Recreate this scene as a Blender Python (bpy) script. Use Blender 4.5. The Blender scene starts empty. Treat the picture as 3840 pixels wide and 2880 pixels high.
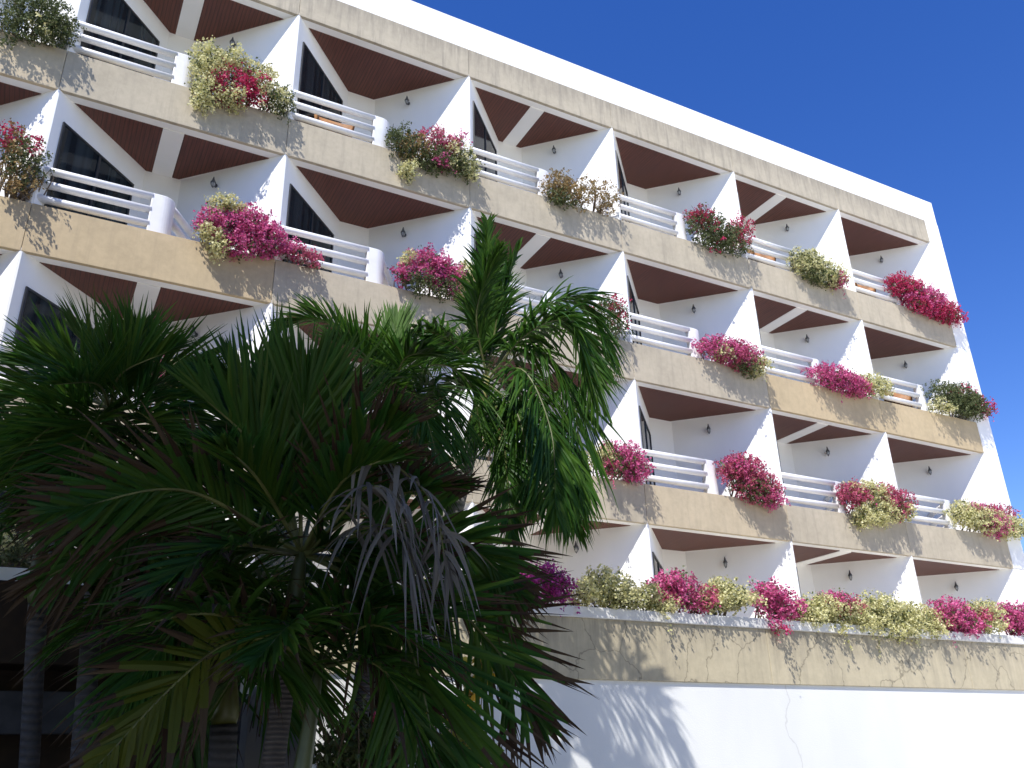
import bpy, math, random
import numpy as np
from mathutils import Vector
random.seed(7); rng = np.random.default_rng(11)
SC = bpy.context.scene; COL = SC.collection

# ------------------------------------------------------------------ camera
YAW, PITCH, ROLL = 0.5041, 0.4148, -0.0284
FPX = math.exp(8.0980); CAM = np.array([0.8897, -11.6352, 1.6205])
cy, sy, cp, sp, cr, sr = math.cos(YAW), math.sin(YAW), math.cos(PITCH), math.sin(PITCH), math.cos(ROLL), math.sin(ROLL)
cf = np.array([sy*cp, cy*cp, sp]); r0 = np.array([cy, -sy, 0.0]); u0 = np.cross(r0, cf)
cR = cr*r0 + sr*u0; cU = -sr*r0 + cr*u0
cam = bpy.data.objects.new('camera', bpy.data.cameras.new('camera')); COL.objects.link(cam); SC.camera = cam
cam.data.sensor_width = 36.0; cam.data.lens = FPX/3840*36.0; cam.data.clip_end = 2000; cam.data.clip_start = 0.05
from mathutils import Matrix
M4 = Matrix(((cR[0], cU[0], -cf[0], CAM[0]), (cR[1], cU[1], -cf[1], CAM[1]), (cR[2], cU[2], -cf[2], CAM[2]), (0, 0, 0, 1)))
cam.matrix_world = M4

def at(x, y, Y):
    """survey helper: a sight line (photo measured 2212 px wide) met with the plane at depth Y -> world point"""
    k = 3840/2212
    d = cf + (x*k-1920)/FPX*cR - (y*k-1440)/FPX*cU
    t = (Y-CAM[1])/d[1]
    return CAM + t*d

# ------------------------------------------------------------------ light
SV = Vector((-1.05, -1.0, 2.02)).normalized()
sun = bpy.data.objects.new('sun', bpy.data.lights.new('sun', 'SUN')); COL.objects.link(sun)
sun.data.energy = 3.75; sun.data.angle = math.radians(0.55); sun.data.color = (1.0, 0.965, 0.90)
sun.rotation_euler = SV.to_track_quat('Z', 'Y').to_euler()
W_ = bpy.data.worlds.new('World'); SC.world = W_; W_.use_nodes = True
nt = W_.node_tree; nt.nodes.clear()
out = nt.nodes.new('ShaderNodeOutputWorld'); bg = nt.nodes.new('ShaderNodeBackground'); sky = nt.nodes.new('ShaderNodeTexSky')
sky.sky_type = 'NISHITA'; sky.sun_disc = False
sky.sun_elevation = math.asin(SV.z); sky.sun_rotation = math.atan2(SV.x, SV.y)
sky.altitude = 0; sky.air_density = 1.0; sky.dust_density = 0.0; sky.ozone_density = 2.5
bg.inputs['Strength'].default_value = 0.125
hs = nt.nodes.new('ShaderNodeHueSaturation'); hs.inputs['Saturation'].default_value = 1.33; hs.inputs['Value'].default_value = 0.92; hs.inputs['Hue'].default_value = 0.520
nt.links.new(sky.outputs[0], hs.inputs['Color']); nt.links.new(hs.outputs[0], bg.inputs['Color']); nt.links.new(bg.outputs[0], out.inputs[0])
SC.view_settings.view_transform = 'Standard'; SC.view_settings.look = 'None'
SC.view_settings.exposure = 0.78; SC.view_settings.gamma = 1.0
SC.cycles.max_bounces = 7; SC.cycles.diffuse_bounces = 5; SC.cycles.glossy_bounces = 3; SC.cycles.transmission_bounces = 4
SC.cycles.transparent_max_bounces = 4; SC.cycles.caustics_reflective = False; SC.cycles.caustics_refractive = False

# ------------------------------------------------------------------ materials
def newmat(name):
    m = bpy.data.materials.new(name); m.use_nodes = True
    n = m.node_tree.nodes; b = n['Principled BSDF']
    return m, m.node_tree, b
def N(t, kind, **kw):
    n = t.nodes.new(kind)
    for k, v in kw.items():
        if k in n.inputs.keys(): n.inputs[k].default_value = v
        else: setattr(n, k, v)
    return n
def ramp(t, src, stops):
    r = t.nodes.new('ShaderNodeValToRGB'); e = r.color_ramp.elements
    while len(e) < len(stops): e.new(0.5)
    for i, (p, c) in enumerate(stops):
        e[i].position = p; e[i].color = tuple(c) + (1,) if len(c) == 3 else c
    t.links.new(src, r.inputs[0]); return r
def coords(t, scale=(1, 1, 1)):
    g = t.nodes.new('ShaderNodeNewGeometry'); m = t.nodes.new('ShaderNodeMapping'); m.inputs['Scale'].default_value = scale
    t.links.new(g.outputs['Position'], m.inputs['Vector']); return m.outputs[0]
def mix(t, fac, a, b, mode='MIX'):
    m = t.nodes.new('ShaderNodeMix'); m.data_type = 'RGBA'; m.blend_type = mode
    for s, v in ((m.inputs[0], fac), (m.inputs[6], a), (m.inputs[7], b)):
        if hasattr(v, 'links') or hasattr(v, 'is_linked'): t.links.new(v, s)
        elif isinstance(v, (int, float)): s.default_value = v
        else: s.default_value = tuple(v) + (1,)
    return m.outputs[2]
def bump(t, b, h, strength, dist=0.02):
    n = t.nodes.new('ShaderNodeBump'); n.inputs['Strength'].default_value = strength; n.inputs['Distance'].default_value = dist
    t.links.new(h, n.inputs['Height']); t.links.new(n.outputs[0], b.inputs['Normal'])

def stucco(name, col, grime=0.12, cracks=False):
    m, t, b = newmat(name); b.inputs['Roughness'].default_value = 0.85
    n1 = N(t, 'ShaderNodeTexNoise', Scale=1.1, Detail=6.0); t.links.new(coords(t, (1, 1, .35)), n1.inputs['Vector'])
    r1 = ramp(t, n1.outputs[0], [(.35, [c*(1-grime) for c in col]), (.62, col)])
    c = r1.outputs[0]
    if cracks:
        nw = N(t, 'ShaderNodeTexNoise', Scale=1.6, Detail=4.0); p = coords(t)
        t.links.new(p, nw.inputs['Vector'])
        ad = t.nodes.new('ShaderNodeVectorMath'); ad.operation = 'MULTIPLY_ADD'; ad.inputs[1].default_value = (.9, .9, .9)
        t.links.new(nw.outputs['Color'], ad.inputs[0]); t.links.new(p, ad.inputs[2])
        v = N(t, 'ShaderNodeTexVoronoi', Scale=.16); v.feature = 'DISTANCE_TO_EDGE'; t.links.new(ad.outputs[0], v.inputs['Vector'])
        rc = ramp(t, v.outputs[0], [(.0, (.82, .81, .79)), (.0014, (1, 1, 1))])
        c = mix(t, 1.0, c, rc.outputs[0], 'MULTIPLY')
    t.links.new(c, b.inputs['Base Color'])
    n2 = N(t, 'ShaderNodeTexNoise', Scale=60.0, Detail=3.0); t.links.new(coords(t), n2.inputs['Vector'])
    bump(t, b, n2.outputs[0], .18, .01)
    return m
def concrete(name, col, dirt, streak=.6, cracks=0.0, zr=None):
    m, t, b = newmat(name); b.inputs['Roughness'].default_value = 0.9
    p = coords(t)
    n1 = N(t, 'ShaderNodeTexNoise', Scale=1.3, Detail=8.0, Roughness=.62); t.links.new(p, n1.inputs['Vector'])
    base = ramp(t, n1.outputs[0], [(.32, [c*.80 for c in col]), (.52, col), (.72, [min(1, c*1.12) for c in col])]).outputs[0]
    n3 = N(t, 'ShaderNodeTexNoise', Scale=9.0, Detail=8.0, Roughness=.7); t.links.new(p, n3.inputs['Vector'])
    base = mix(t, .35, base, ramp(t, n3.outputs[0], [(.3, [c*.7 for c in col]), (.6, [c*1.08 for c in col])]).outputs[0])
    n2 = N(t, 'ShaderNodeTexNoise', Scale=2.2, Detail=7.0, Roughness=.7); t.links.new(coords(t, (3.2, 3.2, .32)), n2.inputs['Vector'])
    f = ramp(t, n2.outputs[0], [(.50, (0, 0, 0)), (.72, (streak,)*3)]).outputs[0]
    if zr:                                                               # dirt runs that start under a ledge and die out downwards
        sx = t.nodes.new('ShaderNodeSeparateXYZ'); t.links.new(p, sx.inputs[0])
        mr = N(t, 'ShaderNodeMapRange'); mr.inputs['From Min'].default_value = zr[0]; mr.inputs['From Max'].default_value = zr[1]; t.links.new(sx.outputs[2], mr.inputs['Value'])
        n5 = N(t, 'ShaderNodeTexNoise', Scale=3.4, Detail=8.0, Roughness=.75); t.links.new(coords(t, (2.6, 2.6, .22)), n5.inputs['Vector'])
        ml = t.nodes.new('ShaderNodeMath'); ml.operation = 'MULTIPLY'; t.links.new(mr.outputs[0], ml.inputs[0])
        t.links.new(ramp(t, n5.outputs[0], [(.36, (0, 0, 0)), (.66, (1, 1, 1))]).outputs[0], ml.inputs[1])
        mm = t.nodes.new('ShaderNodeMath'); mm.operation = 'MULTIPLY'; mm.inputs[1].default_value = .85; t.links.new(ml.outputs[0], mm.inputs[0])
        base = mix(t, mm.outputs[0], base, [c_*.75 for c_ in dirt])
    base = mix(t, f, base, dirt)
    if cracks:
        nw = N(t, 'ShaderNodeTexNoise', Scale=2.0, Detail=5.0); t.links.new(p, nw.inputs['Vector'])
        ad = t.nodes.new('ShaderNodeVectorMath'); ad.operation = 'MULTIPLY_ADD'; ad.inputs[1].default_value = (.6, .6, .6)
        t.links.new(nw.outputs['Color'], ad.inputs[0]); t.links.new(p, ad.inputs[2])
        v = N(t, 'ShaderNodeTexVoronoi', Scale=.9); v.feature = 'DISTANCE_TO_EDGE'; t.links.new(ad.outputs[0], v.inputs['Vector'])
        rc = ramp(t, v.outputs[0], [(.0, (1-cracks,)*3), (.009, (1, 1, 1))])
        base = mix(t, 1.0, base, rc.outputs[0], 'MULTIPLY')
    t.links.new(base, b.inputs['Base Color'])
    bump(t, b, n3.outputs[0], .25, .012)
    return m
def plain(name, col, rough=.6, metal=0.0, var=.1, spec=.5):
    m, t, b = newmat(name); b.inputs['Roughness'].default_value = rough; b.inputs['Metallic'].default_value = metal
    b.inputs['Specular IOR Level'].default_value = spec
    n1 = N(t, 'ShaderNodeTexNoise', Scale=7.0, Detail=5.0); t.links.new(coords(t), n1.inputs['Vector'])
    t.links.new(ramp(t, n1.outputs[0], [(.35, [c*(1-var) for c in col]), (.65, [min(1, c*(1+var)) for c in col])]).outputs[0], b.inputs['Base Color'])
    return m
def leafmat(name, cols, rough=.5, trans=.25, spec=.3, tv=1.0):
    m, t, b = newmat(name); b.inputs['Roughness'].default_value = rough; b.inputs['Specular IOR Level'].default_value = spec
    g = t.nodes.new('ShaderNodeNewGeometry')
    k = len(cols)
    r = ramp(t, g.outputs['Random Per Island'], [(i/max(1, k-1), c) for i, c in enumerate(cols)])
    t.links.new(r.outputs[0], b.inputs['Base Color'])
    if trans:
        tr = t.nodes.new('ShaderNodeBsdfTranslucent'); hv = N(t, 'ShaderNodeHueSaturation', Value=tv); t.links.new(r.outputs[0], hv.inputs['Color']); t.links.new(hv.outputs[0], tr.inputs['Color'])
        mx = t.nodes.new('ShaderNodeMixShader'); mx.inputs[0].default_value = trans
        o = t.nodes['Material Output']
        t.links.new(b.outputs[0], mx.inputs[1]); t.links.new(tr.outputs[0], mx.inputs[2]); t.links.new(mx.outputs[0], o.inputs[0])
    return m
MAT = {}
MAT['white'] = stucco('white_stucco', (.87, .865, .845), .07)
MAT['wallwhite'] = stucco('white_podium_render', (.76, .765, .75), .07, True)
MAT['cornice'] = stucco('white_coping', (.74, .73, .70), .25)
MAT['band'] = concrete('beige_concrete', (.455, .395, .295), (.29, .255, .195), .6, 0)
MAT['fascia'] = concrete('stained_beige_concrete', (.455, .40, .305), (.24, .215, .175), .9, 0, (13.9, 14.42))
MAT['ochre'] = concrete('ochre_concrete', (.49, .385, .235), (.36, .285, .18), .55)
MAT['warm'] = concrete('warm_beige_concrete', (.50, .415, .285), (.34, .285, .205), .5)
MAT['parapet'] = concrete('cracked_parapet_concrete', (.50, .435, .30), (.27, .235, .18), .5, .5, (2.75, 3.29))
MAT['rail'] = plain('white_painted_rail', (.80, .79, .78), .45, 0, .03)
MAT['frame'] = plain('dark_bronze_frame', (.03, .032, .035), .4)
MAT['iron'] = plain('dark_iron', (.09, .095, .105), .5)
MAT['bulb'] = plain('frosted_lamp_glass', (.35, .36, .36), .15)
MAT['rattan'] = plain('orange_rattan', (.30, .145, .06), .6, 0, .3)
MAT['dim_ground'] = plain('dim_ground', (.33, .31, .265), .9, 0, .2)
MAT['soil'] = plain('soil', (.10, .07, .045), .95, 0, .4)
MAT['paving'] = plain('paving', (.80, .75, .64), .9, 0, .15)
MAT['stem'] = plain('woody_stem', (.16, .12, .085), .85, 0, .3)
MAT['bark'] = plain('tree_bark', (.10, .08, .06), .9, 0, .3)
m, t, b = newmat('dark_window_glass'); b.inputs['Base Color'].default_value = (.006, .010, .013, 1); b.inputs['Roughness'].default_value = .07
b.inputs['Specular IOR Level'].default_value = .35
nn = N(t, 'ShaderNodeTexNoise', Scale=1.0, Detail=1.0); t.links.new(coords(t, (9, 9, .15)), nn.inputs['Vector'])
t.links.new(ramp(t, nn.outputs[0], [(.4, (.006, .012, .017)), (.7, (.024, .036, .044))]).outputs[0], b.inputs['Base Color']); MAT['glass'] = m
m, t, b = newmat('red_brown_boards'); b.inputs['Roughness'].default_value = .55
w = N(t, 'ShaderNodeTexWave', Scale=1.6, Distortion=0.0); w.wave_type = 'BANDS'; w.bands_direction = 'X'
t.links.new(coords(t, (3.2, 0.0, 0.0)), w.inputs['Vector'])
n1 = N(t, 'ShaderNodeTexNoise', Scale=3.0, Detail=6.0); t.links.new(coords(t, (14, .8, 1)), n1.inputs['Vector'])
c = ramp(t, n1.outputs[0], [(.3, (.080, .024, .016)), (.7, (.140, .045, .028))]).outputs[0]
c = mix(t, 1.0, c, ramp(t, w.outputs[0], [(.0, (.45, .42, .4)), (.12, (1, 1, 1))]).outputs[0], 'MULTIPLY')
t.links.new(c, b.inputs['Base Color']); MAT['boards'] = m
# foliage
MAT['M'] = leafmat('magenta_bracts', [(.44, .045, .18), (.58, .10, .27), (.72, .20, .39), (.50, .06, .19)])
MAT['V'] = leafmat('purple_bracts', [(.34, .02, .22), (.48, .05, .31), (.60, .11, .40)])
MAT['R'] = leafmat('crimson_bracts', [(.44, .02, .09), (.56, .05, .14), (.36, .014, .07)])
MAT['P'] = leafmat('dusky_pink_bracts', [(.45, .07, .16), (.55, .12, .23), (.38, .09, .10)])
MAT['Y'] = leafmat('cream_bracts', [(.62, .58, .28), (.74, .70, .40), (.50, .50, .20), (.80, .77, .50)], trans=.35)
MAT['G'] = leafmat('bougainvillea_leaves', [(.06, .085, .03), (.11, .14, .05), (.17, .19, .08), (.045, .065, .025)])
MAT['B'] = leafmat('dry_bougainvillea_leaves', [(.32, .20, .08), (.40, .28, .12), (.22, .15, .07), (.24, .22, .09)])
MAT['palm_sun'] = leafmat('palm_leaflet', [(.018, .060, .008), (.030, .085, .010), (.055, .120, .014), (.022, .068, .010)], .42, .30, .22, 1.8)
MAT['palm_shade'] = leafmat('shaded_palm_leaflet', [(.018, .058, .009), (.028, .080, .011), (.046, .088, .011), (.020, .066, .013)], .5, .38, .22, 2.2)  # leaflet copy for the shaded palms, shade set into its colour
MAT['palm_yellow'] = leafmat('yellowing_palm_leaflet', [(.055, .07, .006), (.075, .085, .010), (.04, .06, .007)], .5, .35, .2, 2.0)
MAT['palm_dry'] = leafmat('dry_palm_tip', [(.05, .034, .022), (.075, .054, .036), (.034, .02, .013)], .8, .2, .1)
MAT['palm_grey'] = leafmat('dead_palm_leaflet', [(.115, .112, .108), (.165, .16, .155), (.07, .064, .06)], .8, .1, .1)
MAT['palm_young'] = leafmat('young_palm_leaflet', [(.10, .19, .05), (.14, .24, .07), (.075, .15, .04)], .4, .3, .4)
MAT['rachis'] = plain('palm_rachis', (.10, .11, .035), .5, 0, .3)
MAT['shaft'] = plain('green_crownshaft', (.06, .075, .03), .45, 0, .25)
MAT['shaft_pale'] = plain('pale_crownshaft', (.26, .25, .09), .45, 0, .25)
MAT['shaft_yellow'] = plain('yellow_crownshaft', (.06, .065, .010), .45, 0, .25)
MAT['treeleaf'] = leafmat('added_tree_leaves', [(.03, .055, .015), (.045, .075, .02), (.025, .045, .015)], .5, .1, .3)
MAT['croton'] = leafmat('croton_leaves', [(.10, .20, .02), (.35, .33, .03), (.55, .33, .03), (.08, .16, .02)], .4, .3, .4)
MAT['shrub'] = leafmat('shrub_leaves', [(.035, .06, .015), (.055, .08, .02), (.08, .09, .025)], .5, .2, .4)
def trunkmat(name, c1, c2, k):
    m, t, b = newmat(name); b.inputs['Roughness'].default_value = .9
    w = N(t, 'ShaderNodeTexWave', Scale=k, Distortion=1.2); w.wave_type = 'BANDS'; w.bands_direction = 'Z'
    w.inputs['Detail'].default_value = 3; w.inputs['Detail Scale'].default_value = 2
    t.links.new(coords(t), w.inputs['Vector'])
    n1 = N(t, 'ShaderNodeTexNoise', Scale=14.0, Detail=6.0); t.links.new(coords(t), n1.inputs['Vector'])
    c = mix(t, .5, ramp(t, w.outputs[0], [(.1, c1), (.5, c2)]).outputs[0], ramp(t, n1.outputs[0], [(.3, c1), (.7, c2)]).outputs[0])
    t.links.new(c, b.inputs['Base Color']); bump(t, b, w.outputs[0], .7, .02); return m
MAT['trunk'] = trunkmat('ringed_palm_trunk', (.04, .034, .034), (.10, .088, .085), 11.0)
MAT['trunk_grey'] = trunkmat('grey_palm_trunk', (.10, .098, .095), (.21, .205, .20), 5.0)
MAT['trunk_shade'] = trunkmat('shaded_palm_trunk', (.018, .018, .020), (.045, .044, .048), 6.0)  # trunk colour darkened to carry the shade at the lower left

# ------------------------------------------------------------------ mesh helpers
class MB:
    def __init__(s): s.v = []; s.f = []; s.mi = []; s.n = 0
    def add(s, verts, faces, mi=0):
        s.v.append(np.asarray(verts, float).reshape(-1, 3))
        s.f += [tuple(i+s.n for i in f) for f in faces]; s.mi += [mi]*len(faces); s.n += len(verts)
    def box(s, a, b, mi=0):
        x0, y0, z0 = a; x1, y1, z1 = b
        s.add([(x0,y0,z0),(x1,y0,z0),(x1,y1,z0),(x0,y1,z0),(x0,y0,z1),(x1,y0,z1),(x1,y1,z1),(x0,y1,z1)],
              [(0,3,2,1),(4,5,6,7),(0,1,5,4),(1,2,6,5),(2,3,7,6),(3,0,4,7)], mi)
    def prism(s, poly, z0, z1, mi=0):
        n = len(poly); v = [(x, y, z0) for x, y in poly] + [(x, y, z1) for x, y in poly]
        s.add(v, [tuple(range(n-1, -1, -1)), tuple(range(n, 2*n))] + [(i, (i+1) % n, n+(i+1) % n, n+i) for i in range(n)], mi)
    def tube(s, pts, rad, k=10, mi=0, cap=True):
        P = [np.asarray(p, float) for p in pts]; n = len(P)
        if np.isscalar(rad): rad = [rad]*n
        ref = None; V = []
        for i in range(n):
            T = P[min(i+1, n-1)] - P[max(i-1, 0)]; T = T/np.linalg.norm(T)
            if ref is None:
                a = np.array([0, 0, 1.0]) if abs(T[2]) < .9 else np.array([1.0, 0, 0]); ref = np.cross(T, a)
            ref = ref - T*(ref@T); ref /= np.linalg.norm(ref); o = np.cross(T, ref)
            for j in range(k):
                a = 2*math.pi*j/k; V.append(P[i] + rad[i]*(math.cos(a)*ref + math.sin(a)*o))
        F = [(i*k+j, i*k+(j+1) % k, (i+1)*k+(j+1) % k, (i+1)*k+j) for i in range(n-1) for j in range(k)]
        if cap: F += [tuple(range(k-1, -1, -1)), tuple((n-1)*k+j for j in range(k))]
        s.add(V, F, mi)
    def lathe(s, prof, c=(0, 0, 0), k=12, mi=0):
        V = []; n = len(prof)
        for r, z in prof:
            for j in range(k):
                a = 2*math.pi*j/k; V.append((c[0]+r*math.cos(a), c[1]+r*math.sin(a), c[2]+z))
        s.add(V, [(i*k+j, i*k+(j+1) % k, (i+1)*k+(j+1) % k, (i+1)*k+j) for i in range(n-1) for j in range(k)] + [tuple(range(k-1, -1, -1)), tuple((n-1)*k+j for j in range(k))], mi)
    def build(s, name, mats, parent=None, smooth=False, bevel=0):
        me = bpy.data.meshes.new(name)
        if not isinstance(mats, (list, tuple)): mats = [mats]
        V = np.concatenate(s.v) if s.v else np.zeros((0, 3))
        if parent is not None: V = V - np.array(worldloc(parent))
        me.from_pydata(V.tolist(), [], s.f)
        for m in mats: me.materials.append(MAT[m])
        if len(mats) > 1: me.polygons.foreach_set('material_index', s.mi)
        if smooth: me.polygons.foreach_set('use_smooth', [True]*len(s.f))
        me.update()
        o = bpy.data.objects.new(name, me); COL.objects.link(o)
        if parent is not None: o.parent = parent
        if bevel:
            bv = o.modifiers.new('bevel', 'BEVEL'); bv.width = bevel; bv.segments = 2; bv.limit_method = 'ANGLE'
        return o
def worldloc(o):
    p = Vector((0, 0, 0))
    while o is not None: p = p + o.location; o = o.parent
    return p
def thing(name, label, cat, loc=(0, 0, 0), group=None):
    o = bpy.data.objects.new(name, None); COL.objects.link(o); o.location = loc; o.empty_display_size = .2
    o['label'] = label; o['category'] = cat
    if group: o['group'] = group
    return o
def kids(o, allobjs=None): return list(o.children)
def copy_tree(o, parent=None):
    c = o.copy(); COL.objects.link(c)
    if parent is not None: c.parent = parent
    for ch in kids(o): copy_tree(ch, c)
    return c

# ------------------------------------------------------------------ ground
g = MB(); g.add([(-400, -400, 0), (400, -400, 0), (400, 400, 0), (-400, 400, 0)], [(0, 1, 2, 3)])
go = g.build('ground', 'paving'); go['kind'] = 'structure'  # unseen ground, toned pale and warm to bounce light into the recesses
g = MB(); g.add([(-12, -14, .006), (15, -14, .006), (15, -2.5, .006), (-12, -2.5, .006)], [(0, 1, 2, 3)])
go = g.build('added_dim_ground', 'dim_ground'); go['kind'] = 'structure'  # unseen darker sheet added to cut ground bounce on palms and wall

# ------------------------------------------------------------------ hotel
WB = 3.2813
ZB = [13.75, 10.75, 8.033, 5.369]            # underside of fascia / balcony fronts
BT = [14.42, 11.48, 8.785, 6.07]             # their tops
FL = [11.20, 8.483, 5.819, 2.66]               # floor level of each storey, top first
K0, K1 = -3, 6
hotel = thing('hotel_building', 'white five storey hotel with rows of sawtooth balconies and beige concrete balcony fronts', 'hotel', (8, 4, 0))
XL = K0*WB
c = MB(); c.box((XL, 1.40, 0), (20.19, 10, 14.30)); c.build('main_wall', 'white', hotel)
c = MB()
c.box((XL, .025, 14.42), (20.215, .30, 15.14)); c.box((19.94, .30, 14.30), (20.215, 10.0, 15.14)); c.box((XL, 9.8, 14.3), (19.94, 10.02, 15.14))
c.build('roof_parapet', 'white', hotel)
c = MB(); c.box((XL, .30, 14.30), (19.94, 9.8, 14.5)); c.build('roof_deck', 'paving', hotel)
SEG = {(2, 0): 'ochre', (2, -1): 'ochre', (2, 5): 'ochre', (2, 4): 'ochre', (1, -1): 'warm', (1, -2): 'warm', (3, 3): 'warm'}
for r in range(4):
    s = MB(); s.box((XL, .06, ZB[r]-.004), (19.69, 1.5, ZB[r]+(.45 if r else .20))); s.build('floor_slab' if r else 'roof_slab', 'white', hotel)
    for k in range(K0, K1):
        b = MB(); x0, x1 = k*WB+.003, (k+1)*WB-.003
        if r == 0: b.box((x0, 0, ZB[0]), (x1, .12, BT[0]))
        else: b.box((x0, 0, ZB[r]), (x1, .12, BT[r]))
        o = b.build('fascia_panel' if r == 0 else 'balcony_front', 'fascia' if r == 0 else SEG.get((r, k), 'band'), hotel, bevel=.005)
# dividing walls (triangular in plan) between balconies and the window in each
for r in range(4):
    zt, zb = ZB[r]+.05, (ZB[r+1]+.02 if r < 3 else 2.5)
    for k in range(K0, K1+1):
        x = k*WB; w = MB()
        if k < K1: poly = [(x-1.42, 1.45), (x-.012, .006), (x+.02, .006), (x+1.40, 1.45)]
        else: poly = [(x-1.42, 1.45), (x-.012, .006), (x+.004, .006), (x+.004, 1.45)]
        if r < 3:
            low = [(x-1.42, 1.45), (x-.128, .125), (x+.134, .125), (x+1.40, 1.45)] if k < K1 else [(x-1.42, 1.45), (x-.128, .125), (x+.004, .125), (x+.004, 1.45)]
            w.prism(low, zb, BT[r+1]-.03); zb2 = BT[r+1]-.03
        else: zb2 = zb
        w.prism(poly, zb2, zt); w.build('dividing_wall', 'white', hotel)
    for k in range(K0, K1):
        # window lies on the wall from (x+.02,.006) to (x+1.40,1.45)
        a = np.array([k*WB+.02, .006]); d = np.array([1.38, 1.444]); d /= np.linalg.norm(d); nrm = np.array([d[1], -d[0]])
        def q(s_, off): p = a + d*s_ + nrm*off; return (p[0], p[1])
        s0_, s1_ = .17, 1.72; z1 = ZB[r]-.44; z0 = FL[r]+.02
        gl = MB(); gl.prism([q(s0_, -.02), q(s0_, .006), q(s1_, .006), q(s1_, -.02)], z0, z1)
        win = gl.build('window', 'glass', hotel)
        fr = MB(); fw = .035
        for (sa, sb, za, zb2) in ((s0_, s0_+fw, z0, z1), (s1_-fw, s1_, z0, z1), (s0_+fw, s1_-fw, z1-fw, z1), (s0_+fw, s1_-fw, z0, z0+fw), ((s0_+s1_)/2-.02, (s0_+s1_)/2+.02, z0+fw, z1-fw)):
            fr.prism([q(sa, -.01), q(sa, .022), q(sb, .022), q(sb, -.01)], za, zb2)
        fo = fr.build('window_frame', 'frame', win)
        # soffit boards
        x = k*WB; z = ZB[r]
        polys = [[(.23, .2), (3.07, .2), (1.86, 1.42), (1.38, 1.42)]] if k % 2 else [[(.23, .2), (1.46, .2), (1.46, 1.42), (1.38, 1.42)], [(1.76, .2), (3.07, .2), (1.86, 1.42), (1.76, 1.42)]]
        for pl in polys:
            p = MB(); p.prism([(x+u, y) for u, y in pl], z-.012, z+.02); p.build('soffit_boards', 'boards', hotel)
        if k % 2 == 0:
            p = MB(); p.box((x+1.455, .19, z-.022), (x+1.765, 1.45, z+.02)); p.build('soffit_beam', 'white', hotel)
# end pier
for z0, z1 in ((0.0, ZB[3]-.006), (ZB[3]+.004, ZB[2]-.004), (ZB[2]+.004, ZB[1]-.004), (ZB[1]+.004, ZB[0]-.004), (ZB[0]+.004, 14.415)):
    p = MB(); p.prism([(19.697, .003), (20.2, .003), (20.2, 10.0), (19.697, 10.0)], z0, z1); p.build('end_pier', 'white', hotel, bevel=.006)
# railings
def arc(cx, cyy, rad, a0, a1, n): return [(cx+rad*math.cos(a0+(a1-a0)*i/n), cyy+rad*math.sin(a0+(a1-a0)*i/n)) for i in range(n+1)]
for r in range(1, 4):
    for k in range(K0, K1):
        x = k*WB; z = BT[r]; h = .66
        outer = [(1.45, .035)] + arc(1.60, .235, .20, -math.pi/2, -.2, 8)
        inner = arc(1.60, .235, .09, -.2, -math.pi/2, 8) + [(1.45, .145)]
        p = MB(); p.prism([(x+u, y) for u, y in outer+inner], z-.02, z+h)
        post = p.build('balcony_railing', 'rail', hotel, bevel=.012)
        for hz in (.615, .385, .145):
            t_ = MB(); a = [(x+.0, .075, z+hz), (x+.02, .075, z+hz), (x+1.47, .075, z+hz)]
            t_.tube(a, [.040, .055, .055], 12)
            t_.tube([(x+1.735, .235, z+hz), (x+1.87, .43, z+hz), (x+2.26, 1.02, z+hz)], .055, 12)
            t_.build('rail', 'rail', post, smooth=True)
        p = MB(); p.prism([(x+1.95, .13), (x+3.10, .13), (x+2.62, .62), (x+2.12, .62)], FL[r-1]-.1, z-.05); p.build('planter_bed', 'soil', hotel)

# ------------------------------------------------------------------ terrace / podium
PY = -2.5
pod = thing('terrace_wall', 'long terrace wall with white coping, cracked beige parapet and blank white wall below', 'terrace wall', (10, PY, 0))
w = MB(); w.box((-14, PY+.03, 0), (34, PY+.40, 2.575)); w.build('lower_wall', 'wallwhite', pod)
for i in range(-3, 8):
    w = MB(); w.box((i*4.1+1.55+.003, PY, 2.575), ((i+1)*4.1+1.55-.003, PY+.36, 3.285)); w.build('parapet_panel', 'parapet', pod, bevel=.006)
w = MB(); w.box((-14, PY-.028, 3.285), (34, PY+.40, 3.42)); w.build('coping', 'cornice', pod, bevel=.012)
w = MB(); w.box((-14, PY+.40, 2.45), (34, 1.40, 2.655)); w.build('terrace_floor', 'paving', pod)

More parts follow.
